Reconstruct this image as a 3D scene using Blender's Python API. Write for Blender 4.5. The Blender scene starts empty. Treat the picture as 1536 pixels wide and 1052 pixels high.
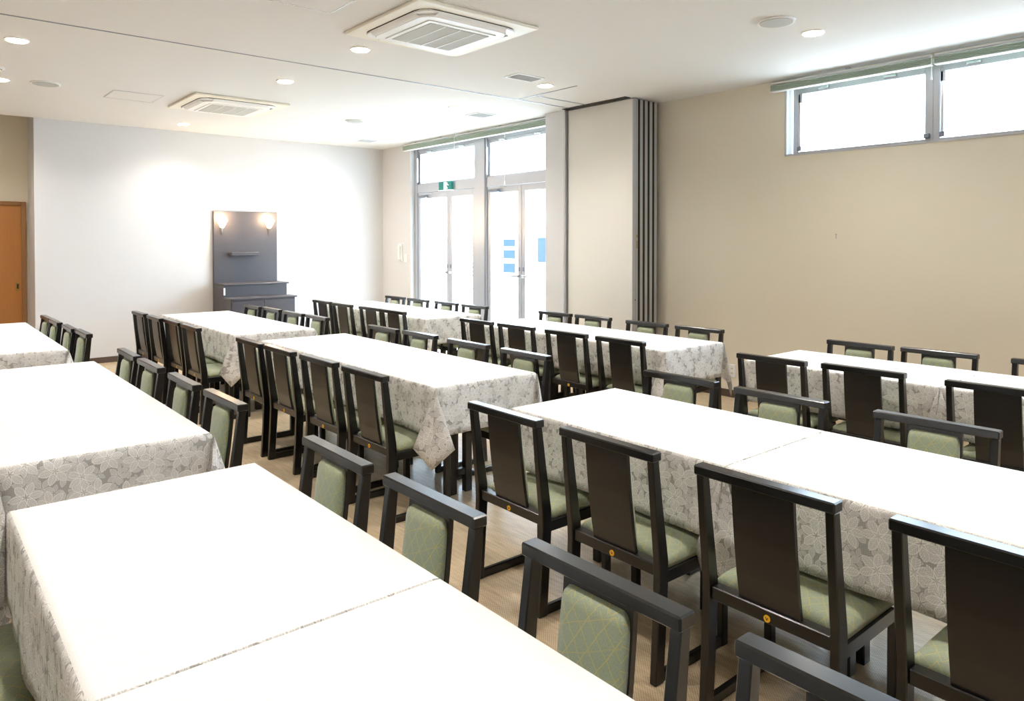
import bpy, bmesh, math, random
from mathutils import Vector, Matrix
random.seed(4)
S = bpy.context.scene
COL = S.collection
# ------------------------------------------------------------------ camera
cam = bpy.data.cameras.new('camera'); co = bpy.data.objects.new('camera', cam); COL.objects.link(co)
F, CY, PITCH, ROLL, YAW, H = 1086.82, 377.3, -0.0136, 0.0005, 0.7005, 1.489
cam.sensor_fit = 'HORIZONTAL'; cam.sensor_width = 36.0; cam.lens = 36.0 * F / 1536
cam.shift_y = -(526 - CY) / 1536
cam.clip_start = 0.05; cam.clip_end = 200
co.location = (0, 0, H)
co.rotation_euler = (math.pi/2 + PITCH, ROLL, -YAW)
S.camera = co
# ------------------------------------------------------------------ world, light, exposure
S.view_settings.view_transform = 'Standard'; S.view_settings.look = 'None'
S.view_settings.gamma = 1.0; S.view_settings.use_curve_mapping = False
S.view_settings.exposure = 1.52
W = bpy.data.worlds.new('sky'); S.world = W; W.use_nodes = True
bg = W.node_tree.nodes['Background']; bg.inputs[0].default_value = (0.68, 0.83, 1.0, 1); bg.inputs[1].default_value = 8.5
CEIL = 2.934
LAMP_W = 33.0
LAMP_COL = (1.0, 0.95, 0.90)
sun = bpy.data.lights.new('sun', 'SUN'); sun.energy = 2.0; sun.angle = math.radians(3); sun.color = (1.0, 0.98, 0.95)
so = bpy.data.objects.new('sun', sun); COL.objects.link(so); so.location = (-6, 4, 12); so.rotation_euler = (math.radians(12), math.radians(-42), 0)
# ------------------------------------------------------------------ helpers
def lin(c):
    return tuple((v/255/12.92 if v/255 <= 0.04045 else ((v/255+0.055)/1.055)**2.4) for v in c) + (1,)
def mat(name, rgb, rough=0.5, metal=0.0, spec=0.5, coat=0.0, bump=0, bscale=200, noise=0, nscale=5, emit=None, estr=0):
    m = bpy.data.materials.new(name); m.use_nodes = True
    nt = m.node_tree; p = nt.nodes['Principled BSDF']
    c = lin(rgb)
    p.inputs['Base Color'].default_value = c; p.inputs['Roughness'].default_value = rough
    p.inputs['Metallic'].default_value = metal; p.inputs['Specular IOR Level'].default_value = spec
    p.inputs['Coat Weight'].default_value = coat; p.inputs['Coat Roughness'].default_value = 0.15
    tc = nt.nodes.new('ShaderNodeTexCoord')
    if noise:
        n = nt.nodes.new('ShaderNodeTexNoise'); n.inputs['Scale'].default_value = nscale; n.inputs['Detail'].default_value = 4
        nt.links.new(tc.outputs['Object'], n.inputs['Vector'])
        r = nt.nodes.new('ShaderNodeMix'); r.data_type = 'RGBA'
        r.inputs[6].default_value = tuple(max(0, v*(1-noise)) for v in c[:3]) + (1,)
        r.inputs[7].default_value = tuple(min(1, v*(1+noise)) for v in c[:3]) + (1,)
        nt.links.new(n.outputs['Fac'], r.inputs[0]); nt.links.new(r.outputs[2], p.inputs['Base Color'])
    if bump:
        n = nt.nodes.new('ShaderNodeTexNoise'); n.inputs['Scale'].default_value = bscale; n.inputs['Detail'].default_value = 3
        nt.links.new(tc.outputs['Object'], n.inputs['Vector'])
        b = nt.nodes.new('ShaderNodeBump'); b.inputs['Strength'].default_value = bump; b.inputs['Distance'].default_value = 0.002
        nt.links.new(n.outputs['Fac'], b.inputs['Height']); nt.links.new(b.outputs['Normal'], p.inputs['Normal'])
    if emit:
        p.inputs['Emission Color'].default_value = lin(emit); p.inputs['Emission Strength'].default_value = estr
    return m
def wood_mat(name, rgb, rough, coat, scale=(3, 3, 40), amt=0.2):
    m = mat(name, rgb, rough, coat=coat)
    nt = m.node_tree; p = nt.nodes['Principled BSDF']; c = lin(rgb)
    tc = nt.nodes.new('ShaderNodeTexCoord'); mp = nt.nodes.new('ShaderNodeMapping'); mp.inputs['Scale'].default_value = scale
    n = nt.nodes.new('ShaderNodeTexNoise'); n.inputs['Scale'].default_value = 4; n.inputs['Detail'].default_value = 5
    nt.links.new(tc.outputs['Object'], mp.inputs[0]); nt.links.new(mp.outputs[0], n.inputs['Vector'])
    r = nt.nodes.new('ShaderNodeMix'); r.data_type = 'RGBA'
    r.inputs[6].default_value = tuple(v*(1-amt) for v in c[:3]) + (1,); r.inputs[7].default_value = tuple(v*(1+amt) for v in c[:3]) + (1,)
    nt.links.new(n.outputs['Fac'], r.inputs[0]); nt.links.new(r.outputs[2], p.inputs['Base Color'])
    return m
class NB:
    """small node-maths builder"""
    def __init__(s, nt): s.nt = nt
    def m(s, op, a, b=0.0, c=None):
        n = s.nt.nodes.new('ShaderNodeMath'); n.operation = op
        for i, v in enumerate((a, b) if c is None else (a, b, c)):
            if isinstance(v, (int, float)): n.inputs[i].default_value = v
            else: s.nt.links.new(v, n.inputs[i])
        return n.outputs[0]
def wall_mat(name, rgb):
    return mat(name, rgb, 0.85, spec=0.2, bump=0.25, bscale=90, noise=0.012, nscale=1.5)
M = {}
M['wall'] = wall_mat('wall_paper', (213, 211, 210))
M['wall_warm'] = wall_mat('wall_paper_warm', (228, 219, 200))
M['ceil'] = wall_mat('ceiling_paper', (228, 226, 223))
M['panel'] = wall_mat('partition_cloth', (230, 226, 218))
M['white'] = mat('white_plastic', (238, 238, 236), 0.4)
M['ivory'] = mat('ivory_plastic', (236, 230, 214), 0.45)
M['grille'] = mat('grey_filter', (190, 190, 186), 0.7)
M['vent'] = mat('grey_vent', (190, 190, 190), 0.8, spec=0.1)
M['dark'] = mat('dark_gap', (38, 36, 35), 0.7)
M['alu'] = mat('satin_aluminium', (196, 198, 204), 0.35, 0.55)
M['alu_dark'] = mat('grey_aluminium', (140, 146, 158), 0.4, 0.5)
M['steel'] = mat('steel', (205, 208, 212), 0.25, 0.9)
M['gold'] = mat('brass', (206, 170, 96), 0.3, 0.9)
M['black'] = wood_mat('black_lacquered_wood', (14, 14, 15), 0.28, 0.2, (6, 6, 6), 0.25)
M['slat'] = wood_mat('dark_brown_slat', (24, 21, 19), 0.33, 0.18, (30, 30, 3), 0.3)
M['console'] = wood_mat('charcoal_laminate', (74, 70, 74), 0.45, 0.1, (3, 3, 30), 0.12)
M['base'] = mat('brown_vinyl_base', (84, 66, 56), 0.5)
M['door'] = wood_mat('orange_brown_veneer', (182, 122, 62), 0.45, 0.15, (25, 25, 1.5), 0.15)
M['door_trim'] = wood_mat('brown_door_trim', (150, 108, 66), 0.5, 0.1, (25, 25, 1.5), 0.12)
M['blind'] = mat('sage_green_blind', (164, 178, 164), 0.7, noise=0.04, nscale=60)
M['tabletop'] = mat('table_board', (60, 50, 44), 0.5, noise=0.1, nscale=10)
M['tag'] = mat('yellow_tag', (252, 190, 30), 0.4)
M['green_sign'] = mat('green_sign', (10, 120, 115), 0.4, emit=(20, 140, 130), estr=0.12)
M['white_sign'] = mat('white_sign', (240, 250, 245), 0.4, emit=(240, 250, 245), estr=0.2)
M['lamp'] = mat('lamp_diffuser', (255, 250, 240), 0.4, emit=(255, 238, 214), estr=14)
M['sconce'] = mat('sconce_glass', (255, 240, 215), 0.3, emit=(255, 214, 160), estr=5)
M['facade'] = mat('white_render', (235, 236, 236), 0.9, noise=0.02, nscale=2)
M['facade_win'] = mat('blue_glazing', (50, 62, 84), 0.9, spec=0.0)
M['facade_pale'] = mat('pale_shutter', (84, 94, 96), 0.9, spec=0.0)
M['ground'] = mat('pale_paving', (190, 188, 182), 0.9, noise=0.06, nscale=3)

def glass_mat():
    m = bpy.data.materials.new('clear_glass'); m.use_nodes = True; nt = m.node_tree
    nt.nodes.remove(nt.nodes['Principled BSDF']); out = nt.nodes['Material Output']
    t = nt.nodes.new('ShaderNodeBsdfTransparent'); t.inputs[0].default_value = (0.95, 0.98, 0.99, 1)
    g = nt.nodes.new('ShaderNodeBsdfGlossy'); g.inputs['Roughness'].default_value = 0.02
    x = nt.nodes.new('ShaderNodeMixShader')
    x.inputs[0].default_value = 0.05; nt.links.new(t.outputs[0], x.inputs[1]); nt.links.new(g.outputs[0], x.inputs[2])
    nt.links.new(x.outputs[0], out.inputs[0]); return m
M['glass'] = glass_mat()

def floor_mat():
    m = mat('woven_tan_floor', (176, 152, 120), 0.3, spec=0.5)
    nt = m.node_tree; p = nt.nodes['Principled BSDF']; nb = NB(nt)
    tc = nt.nodes.new('ShaderNodeTexCoord'); sp = nt.nodes.new('ShaderNodeSeparateXYZ'); nt.links.new(tc.outputs['Object'], sp.inputs[0])
    f = 2*math.pi/0.011
    a = nb.m('SINE', nb.m('MULTIPLY', sp.outputs[0], f)); b = nb.m('SINE', nb.m('MULTIPLY', sp.outputs[1], f))
    w = nb.m('MULTIPLY', a, b)
    n = nt.nodes.new('ShaderNodeTexNoise'); n.inputs['Scale'].default_value = 60; n.inputs['Detail'].default_value = 3
    mp = nt.nodes.new('ShaderNodeMapping'); mp.inputs['Scale'].default_value = (1, 0.12, 1)
    nt.links.new(tc.outputs['Object'], mp.inputs[0]); nt.links.new(mp.outputs[0], n.inputs['Vector'])
    fac = nb.m('ADD', nb.m('MULTIPLY', w, 0.3), nb.m('MULTIPLY', n.outputs['Fac'], 0.9))
    r = nt.nodes.new('ShaderNodeValToRGB'); r.color_ramp.elements[0].position = 0.2; r.color_ramp.elements[1].position = 0.75
    r.color_ramp.elements[0].color = lin((172, 150, 118)); r.color_ramp.elements[1].color = lin((222, 202, 170))
    nt.links.new(fac, r.inputs[0]); nt.links.new(r.outputs[0], p.inputs['Base Color'])
    bp = nt.nodes.new('ShaderNodeBump'); bp.inputs['Strength'].default_value = 0.18; bp.inputs['Distance'].default_value = 0.001
    nt.links.new(w, bp.inputs['Height']); nt.links.new(bp.outputs[0], p.inputs['Normal'])
    return m
M['floor'] = floor_mat()

def lace_mat():
    """white lace cloth: leafy flowers woven on an open net, coordinates in metres"""
    m = bpy.data.materials.new('white_lace_cloth'); m.use_nodes = True; nt = m.node_tree; nb = NB(nt)
    p = nt.nodes['Principled BSDF']; p.inputs['Roughness'].default_value = 0.8; p.inputs['Specular IOR Level'].default_value = 0.15
    uv = nt.nodes.new('ShaderNodeUVMap'); uv.uv_map = 'UVMap'
    def layer(scale, off, npet, R):
        mp = nt.nodes.new('ShaderNodeMapping'); mp.inputs['Scale'].default_value = (scale*2.0,)*3; mp.inputs['Location'].default_value = off
        nt.links.new(uv.outputs[0], mp.inputs[0])
        v = nt.nodes.new('ShaderNodeTexVoronoi'); v.voronoi_dimensions = '2D'; v.inputs['Scale'].default_value = 1.0; v.inputs['Randomness'].default_value = 0.75
        nt.links.new(mp.outputs[0], v.inputs['Vector'])
        d = nt.nodes.new('ShaderNodeVectorMath'); d.operation = 'SUBTRACT'
        nt.links.new(mp.outputs[0], d.inputs[0]); nt.links.new(v.outputs['Position'], d.inputs[1])
        s = nt.nodes.new('ShaderNodeSeparateXYZ'); nt.links.new(d.outputs[0], s.inputs[0])
        cs = nt.nodes.new('ShaderNodeSeparateColor'); nt.links.new(v.outputs['Color'], cs.inputs[0])
        r = nb.m('SQRT', nb.m('ADD', nb.m('MULTIPLY', s.outputs[0], s.outputs[0]), nb.m('MULTIPLY', s.outputs[1], s.outputs[1])))
        th = nb.m('ADD', nb.m('ARCTAN2', s.outputs[1], s.outputs[0]), nb.m('MULTIPLY', cs.outputs[0], 6.28))
        k = npet/6.28318
        ph = nb.m('SUBTRACT', nb.m('FRACT', nb.m('ADD', nb.m('MULTIPLY', th, k), 10.0)), 0.5)     # -0.5..0.5 in a petal
        side = nb.m('MULTIPLY', r, nb.m('ABSOLUTE', nb.m('SINE', nb.m('MULTIPLY', ph, 6.28318/npet))))
        t = nb.m('MINIMUM', nb.m('DIVIDE', r, R), 1.0)
        w = nb.m('MULTIPLY', nb.m('SINE', nb.m('MULTIPLY', nb.m('POWER', t, 1.25), math.pi)), R*0.27)
        inside = nb.m('SUBTRACT', w, side)                                # >0 inside the leaf
        leaf = nb.m('MINIMUM', nb.m('MAXIMUM', nb.m('MULTIPLY', inside, 40), 0.0), 1.0)
        rim = nb.m('MAXIMUM', nb.m('SUBTRACT', 1.0, nb.m('ABSOLUTE', nb.m('SUBTRACT', nb.m('MULTIPLY', inside, 30), 0.8))), 0.0)
        vein = nb.m('MAXIMUM', nb.m('SUBTRACT', 1.0, nb.m('MULTIPLY', side, 70)), 0.0)
        rib = nb.m('MULTIPLY', nb.m('ADD', nb.m('SINE', nb.m('ADD', nb.m('MULTIPLY', r, 75), nb.m('MULTIPLY', side, -90))), 1.0), 0.16)
        tone = nb.m('ADD', nb.m('ADD', nb.m('MULTIPLY', rim, 0.36), nb.m('MULTIPLY', nb.m('MULTIPLY', vein, leaf), 0.25)), nb.m('MULTIPLY', leaf, nb.m('ADD', 0.56, rib)))
        return nb.m('MINIMUM', tone, 1.0)
    a = layer(5.6, (0.3, 0.1, 0), 6, 0.62); b = layer(7.4, (3.7, 8.2, 0), 5, 0.6); c = layer(8.6, (11.7, 5.2, 0), 5, 0.55)
    pat = nb.m('MAXIMUM', nb.m('MAXIMUM', a, nb.m('MULTIPLY', b, 0.8)), nb.m('MULTIPLY', c, 0.72))
    su = nt.nodes.new('ShaderNodeSeparateXYZ'); nt.links.new(uv.outputs[0], su.inputs[0])
    g = 2*math.pi/0.012
    net = nb.m('MULTIPLY', nb.m('SINE', nb.m('MULTIPLY', nb.m('ADD', su.outputs[0], su.outputs[1]), g)), nb.m('SINE', nb.m('MULTIPLY', nb.m('SUBTRACT', su.outputs[0], su.outputs[1]), g)))
    fac = nb.m('MAXIMUM', pat, nb.m('ADD', nb.m('MULTIPLY', net, 0.14), 0.22))
    r = nt.nodes.new('ShaderNodeMix'); r.data_type = 'RGBA'
    r.inputs[6].default_value = lin((178, 175, 171)); r.inputs[7].default_value = lin((252, 250, 246))
    nt.links.new(fac, r.inputs[0]); 
    # overexposed look of the flat top painted in: upward faces mix toward white
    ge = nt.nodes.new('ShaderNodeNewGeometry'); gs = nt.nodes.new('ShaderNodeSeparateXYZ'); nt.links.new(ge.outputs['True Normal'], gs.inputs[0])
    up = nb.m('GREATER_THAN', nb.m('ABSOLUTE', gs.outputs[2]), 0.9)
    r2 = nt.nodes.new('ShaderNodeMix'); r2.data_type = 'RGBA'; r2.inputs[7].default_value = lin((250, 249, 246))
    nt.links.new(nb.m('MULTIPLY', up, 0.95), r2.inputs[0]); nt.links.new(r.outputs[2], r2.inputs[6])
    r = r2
    nt.links.new(r.outputs[2], p.inputs['Base Color'])
    bp = nt.nodes.new('ShaderNodeBump'); bp.inputs['Strength'].default_value = 0.35; bp.inputs['Distance'].default_value = 0.002
    nt.links.new(fac, bp.inputs['Height']); nt.links.new(bp.outputs[0], p.inputs['Normal'])
    tr = nt.nodes.new('ShaderNodeBsdfTranslucent'); nt.links.new(r.outputs[2], tr.inputs[0])
    tp = nt.nodes.new('ShaderNodeBsdfTransparent')
    m1 = nt.nodes.new('ShaderNodeMixShader'); m1.inputs[0].default_value = 0.18
    nt.links.new(p.outputs[0], m1.inputs[1]); nt.links.new(tr.outputs[0], m1.inputs[2])
    m2 = nt.nodes.new('ShaderNodeMixShader')
    nt.links.new(nb.m('MULTIPLY', nb.m('SUBTRACT', 1.0, up), nb.m('MULTIPLY', nb.m('SUBTRACT', 1.0, fac), 0.3)), m2.inputs[0])
    nt.links.new(m1.outputs[0], m2.inputs[1]); nt.links.new(tp.outputs[0], m2.inputs[2])
    nt.links.new(m2.outputs[0], nt.nodes['Material Output'].inputs[0])
    return m
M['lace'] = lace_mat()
M['lining'] = mat('white_cloth_top', (250, 248, 244), 0.85, spec=0.15, bump=0.2, bscale=120)

def fabric_mat():
    """sage green brocade with thin yellow lattice lines"""
    m = mat('green_brocade', (132, 146, 116), 0.55, spec=0.35)
    nt = m.node_tree; p = nt.nodes['Principled BSDF']; nb = NB(nt)
    p.inputs['Sheen Weight'].default_value = 0.3
    uv = nt.nodes.new('ShaderNodeUVMap'); uv.uv_map = 'UVMap'
    n0 = nt.nodes.new('ShaderNodeTexNoise'); n0.inputs['Scale'].default_value = 18; nt.links.new(uv.outputs[0], n0.inputs['Vector'])
    s = nt.nodes.new('ShaderNodeSeparateXYZ'); nt.links.new(uv.outputs[0], s.inputs[0])
    j = nb.m('MULTIPLY', n0.outputs['Fac'], 0.012)
    def line(ax, ay, per, w):
        t = nb.m('ADD', nb.m('ADD', nb.m('MULTIPLY', s.outputs[0], ax), nb.m('MULTIPLY', s.outputs[1], ay)), j)
        f = nb.m('ABSOLUTE', nb.m('SUBTRACT', nb.m('FRACT', nb.m('ADD', nb.m('DIVIDE', t, per), 20)), 0.5))
        return nb.m('LESS_THAN', f, w)
    l = nb.m('MAXIMUM', line(0.62, 0.78, 0.033, 0.035), line(-0.55, 0.83, 0.040, 0.03))
    l = nb.m('MAXIMUM', l, nb.m('MULTIPLY', line(0.9, -0.4, 0.055, 0.02), 0.7))
    n1 = nt.nodes.new('ShaderNodeTexNoise'); n1.inputs['Scale'].default_value = 260; nt.links.new(uv.outputs[0], n1.inputs['Vector'])
    base = nt.nodes.new('ShaderNodeMix'); base.data_type = 'RGBA'
    base.inputs[6].default_value = lin((130, 142, 122)); base.inputs[7].default_value = lin((168, 177, 148))
    nt.links.new(n1.outputs['Fac'], base.inputs[0])
    r = nt.nodes.new('ShaderNodeMix'); r.data_type = 'RGBA'; r.inputs[7].default_value = lin((196, 182, 104))
    nt.links.new(nb.m('MULTIPLY', l, 0.6), r.inputs[0]); nt.links.new(base.outputs[2], r.inputs[6]); nt.links.new(r.outputs[2], p.inputs['Base Color'])
    bp = nt.nodes.new('ShaderNodeBump'); bp.inputs['Strength'].default_value = 0.3; bp.inputs['Distance'].default_value = 0.001
    nt.links.new(nb.m('ADD', n1.outputs['Fac'], l), bp.inputs['Height']); nt.links.new(bp.outputs[0], p.inputs['Normal'])
    return m
M['fabric'] = fabric_mat()

# ---- mesh helpers
def box_bm(bm, x0, x1, y0, y1, z0, z1, bev=0.0, seg=1):
    r = bmesh.ops.create_cube(bm, size=1.0)
    vs = r['verts']
    for v in vs:
        v.co = Vector((x0 + (v.co.x+0.5)*(x1-x0), y0 + (v.co.y+0.5)*(y1-y0), z0 + (v.co.z+0.5)*(z1-z0)))
    if bev > 0:
        es = list({e for v in vs for e in v.link_edges})
        bmesh.ops.bevel(bm, geom=es, offset=bev, segments=seg, affect='EDGES', profile=0.5)
def prism_bm(bm, pts, axis, a0, a1, bev=0.0):
    """pts outline in the plane perpendicular to axis ('x': (y,z), 'y': (x,z), 'z': (x,y)), extruded a0..a1"""
    def P(p, a): return {'x': (a, p[0], p[1]), 'y': (p[0], a, p[1]), 'z': (p[0], p[1], a)}[axis]
    v0 = [bm.verts.new(P(p, a0)) for p in pts]; v1 = [bm.verts.new(P(p, a1)) for p in pts]
    n = len(pts); fs = [bm.faces.new(v0[::-1]), bm.faces.new(v1)]
    for i in range(n): fs.append(bm.faces.new((v0[i], v0[(i+1) % n], v1[(i+1) % n], v1[i])))
    bmesh.ops.recalc_face_normals(bm, faces=fs)
    if bev > 0:
        es = list({e for f in fs for e in f.edges})
        bmesh.ops.bevel(bm, geom=es, offset=bev, segments=1, affect='EDGES', profile=0.5)
def cyl_bm(bm, cx, cy, cz, r, h, axis='z', n=24, r2=None):
    m = {'z': Matrix(), 'x': Matrix.Rotation(math.pi/2, 4, 'Y'), 'y': Matrix.Rotation(-math.pi/2, 4, 'X')}[axis]
    bmesh.ops.create_cone(bm, cap_ends=True, segments=n, radius1=r, radius2=r if r2 is None else r2, depth=h,
                          matrix=Matrix.Translation((cx, cy, cz)) @ m)
def obj(name, bm, m, parent=None, smooth=False):
    me = bpy.data.meshes.new(name); bm.to_mesh(me); bm.free()
    for f in me.polygons: f.use_smooth = smooth
    me.materials.append(m)
    o = bpy.data.objects.new(name, me); COL.objects.link(o)
    if parent: o.parent = parent
    return o
def bx(name, m, dims, parent=None, bev=0.0, seg=1, smooth=False):
    bm = bmesh.new(); box_bm(bm, *dims, bev=bev, seg=seg); return obj(name, bm, m, parent, smooth)
def tag(o, label, cat, group=None):
    o['label'] = label; o['category'] = cat
    if group: o['group'] = group
    return o
def thing(name, label, cat, loc=(0, 0, 0), rz=0, group=None):
    o = bpy.data.objects.new(name, None); COL.objects.link(o); o.location = loc; o.rotation_euler = (0, 0, rz)
    o.empty_display_size = 0.1
    return tag(o, label, cat, group)
def struct(o): o['kind'] = 'structure'; return o
def sempty(name, loc=(0, 0, 0)):
    o = bpy.data.objects.new(name, None); COL.objects.link(o); o.location = loc; o.empty_display_size = 0.1; return struct(o)
def copy_tree(o, parent=None):
    c = o.copy(); COL.objects.link(c); c.parent = parent
    for ch in list(o.children): copy_tree(ch, c)
    return c
def cyl(name, m, args, parent=None, **k):
    bm = bmesh.new(); cyl_bm(bm, *args, **k); return obj(name, bm, m, parent)

# ================================================================== room shell
XW, XF, YB, XP = 6.06, 5.80, 10.04, 5.72       # right wall face, door-side wall face, back wall
YN, XL = -5.2, -4.4
struct(bx('floor', M['floor'], (XL-.2, 6.3, YN-.2, 10.9, -0.12, 0)))
struct(bx('ceiling', M['ceil'], (XL, 6.3, YN, YB, CEIL, CEIL+0.15)))
struct(bx('ceiling_alcove', M['ceil'], (XL, 1.4, YB, 10.8, 3.03, 3.15)))
struct(bx('wall_back', M['wall'], (1.19, 6.3, YB, 10.75, 0, CEIL+.15)))
struct(bx('wall_alcove', M['wall_warm'], (XL, 1.19, 10.58, 10.75, 0, 3.1)))
struct(bx('wall_left', M['wall'], (XL-.15, XL, YN, 10.75, 0, 3.1)))
struct(bx('wall_near', M['wall'], (XL, 6.3, YN-.15, YN, 0, 3.1)))
# door-side wall (x = 5.80) with the tall glazed opening
bm = bmesh.new()
O0, O1, OZ = 6.06, 9.22, 2.86
box_bm(bm, XF, 6.0, O1, YB, 0, CEIL); box_bm(bm, XF, 6.0, O0, O1, OZ, CEIL); box_bm(bm, XF, 6.0, 5.72, O0, 0, CEIL)
struct(obj('wall_window_side', bm, M['wall']))
# right wall (x = 6.06) with the high strip window
W0, W1, WZ0, WZ1 = -3.3, 3.38, 2.265, 2.87  # strip lengthened past the view, extra unseen panes added to bring in light
bm = bmesh.new()
box_bm(bm, XW, 6.26, W1, 5.72, 0, CEIL); box_bm(bm, XW, 6.26, W0, W1, 0, WZ0); box_bm(bm, XW, 6.26, W0, W1, WZ1, CEIL); box_bm(bm, XW, 6.26, YN, W0, 0, CEIL)
struct(obj('wall_right', bm, M['wall_warm']))
# stub wall at the end of the partition track
struct(bx('wall_stub', M['wall'], (5.585, XF, 5.735, 6.04, 0, CEIL), bev=0.004))
bm = bmesh.new()
box_bm(bm, 1.19, XF, YB-0.012, YB, 0, 0.07)
struct(obj('baseboard_back', bm, M['base']))
struct(bx('baseboard_right', M['base'], (XW-0.012, XW, YN, 4.75, 0, 0.07)))
struct(bx('baseboard_window_side', M['base'], (XF-0.012, XF, O1+.01, YB-.012, 0, 0.07)))
struct(bx('trim_1', M['alu'], (5.575, 5.60, 5.712, 5.735, 0, CEIL)))           # strike post at the stub wall
# ceiling track grooves
bm = bmesh.new(); box_bm(bm, XL, 5.56, 5.60, 5.613, CEIL-0.004, CEIL+0.01); struct(obj('trim_2', bm, M['alu_dark']))
bm = bmesh.new(); box_bm(bm, 4.795, 4.808, 4.76, 5.60, CEIL-0.004, CEIL+0.01); struct(obj('trim_3', bm, M['alu_dark']))
bm = bmesh.new(); box_bm(bm, 4.808, 5.56, 5.345, 5.36, CEIL-0.004, CEIL+0.01); struct(obj('trim_4', bm, M['alu_dark']))
bm = bmesh.new(); box_bm(bm, 5.52, 5.60, 4.80, 5.70, CEIL-0.006, CEIL+0.01); struct(obj('trim_5', bm, M['dark']))

# ---------------- glazed doors + transom lights in the window-side wall
def frame_bars(name, m, bars, parent, bev=0.003):
    for b in bars: bx(name, m, b, parent, bev=bev)
XA, XB = 5.87, 5.93
fr = sempty('trim_6', (0, 0, 0)); fr.name = 'trim_6'
frame_bars('frame_bar', M['alu'], [
    (XA, XB+.03, O1-0.10, O1, 0, OZ), (XA, XB+.03, O0, O0+0.12, 0, OZ),
    (XA-.02, XB+.03, 7.46, 7.72, 0, OZ),
    (XA, XB+.03, 7.72, O1-.10, 2.81, OZ), (XA, XB+.03, O0+.12, 7.46, 2.81, OZ),
    (XA-.01, XB+.03, 7.72, O1-.10, 2.205, 2.335), (XA-.01, XB+.03, O0+.12, 7.46, 2.205, 2.335)], fr)
bx('frame_groove', M['alu_dark'], (XA-.023, XA-.018, 7.47, 7.50, 0, OZ), fr)
bx('frame_groove', M['alu_dark'], (XA-.003, XA+.002, O1-.11, O1-.08, 0, OZ), fr)
# transom windows with side stays
for k, (a, b) in enumerate(((7.72, 9.12), (6.18, 7.46))):
    w = sempty('window_%d' % (k+1))
    frame_bars('sash_bar', M['alu'], [(XA+.01, XB, b-.05, b, 2.335, 2.81), (XA+.01, XB, a, a+.03, 2.335, 2.81),
                                     (XA+.01, XB, a+.03, b-.05, 2.775, 2.81), (XA+.01, XB, a+.03, b-.05, 2.335, 2.35)], w)
    bx('window_pane', M['glass'], (XA+.034, XA+.040, a+.03, b-.05, 2.35, 2.775), w)
    bx('stay_arm', M['steel'], (XA-.035, XA-.02, b-.03, b-.012, 2.36, 2.72), w, bev=0.003)
    for yy in (a+.30, b-.30): 
        l = bx('latch', M['steel'], (XA-.02, XA+.012, yy-.05, yy+.05, 2.785, 2.805), w, bev=0.004)
# door leaves
for k, (a, b, hs) in enumerate(((8.325, 9.12, 1), (7.72, 8.325, -1), (6.78, 7.46, 1), (6.18, 6.78, -1))):
    d = sempty('door_%d' % (k+1))
    frame_bars('stile', M['alu'], [(XA, XB, b-.068, b-.002, 0.02, 2.20), (XA, XB, a+.002, a+.068, 0.02, 2.20)], d)
    frame_bars('rail', M['alu'], [(XA, XB, a+.068, b-.068, 2.118, 2.20), (XA, XB, a+.068, b-.068, 0.02, 0.16)], d)
    bx('door_pane', M['glass'], (XA+.027, XA+.033, a+.068, b-.068, 0.16, 2.118), d)
    hy = a+.035 if hs > 0 else b-.035
    h = bx('door_handle', M['steel'], (XA-.035, XA-.001, hy-.014, hy+.014, 1.04, 1.075), d, bev=0.004)
    bx('lever', M['steel'], (XA-.05, XA-.035, min(hy, hy+hs*.13), max(hy, hy+hs*.13), 1.05, 1.067), h, bev=0.004)
    bx('lock_plate', M['alu_dark'], (XA-.008, XA, hy-.012, hy+.012, 1.12, 1.17), d, bev=0.003)
    if hs > 0:
        c = bx('door_closer', M['alu_dark'], (XA-.05, XA-.001, b-.26, b-.07, 2.125, 2.165), d, bev=0.006)
        bx('closer_arm', M['steel'], (XA-.06, XA-.05, b-.45, b-.12, 2.172, 2.184), c, bev=0.002)
# exit sign on the transom bar
sg = thing('exit_sign', 'small green and white exit sign on the bar above the left glass doors', 'sign', (XA-.012, 8.365, 2.27))
bx('sign_box', M['green_sign'], (-.03, 0, -.16, .16, -.055, .06), sg, bev=0.004)
bx('white_door', M['white_sign'], (-.033, -.030, -.035, .03, -.055, .055), sg)
bm = bmesh.new()
cyl_bm(bm, -.034, -.055, .035, .011, .003, 'x', 12)
prism_bm(bm, [(-.06, .02), (-.035, .02), (-.015, -.01), (-.035, -.012)], 'x', -.0355, -.0325)
prism_bm(bm, [(-.03, -.01), (-.045, -.008), (-.075, -.045), (-.06, -.045)], 'x', -.0355, -.0325)
prism_bm(bm, [(-.02, -.008), (-.035, -.012), (-.005, -.05), (.008, -.05)], 'x', -.0355, -.0325)
prism_bm(bm, [(-.06, .02), (-.055, .008), (-.09, .0), (-.095, .01)], 'x', -.0355, -.0325)
obj('running_figure', bm, M['white_sign'], sg)
bx('sign_edge', M['white_sign'], (-.034, 0, -.165, .165, -.066, -.056), sg)

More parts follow.
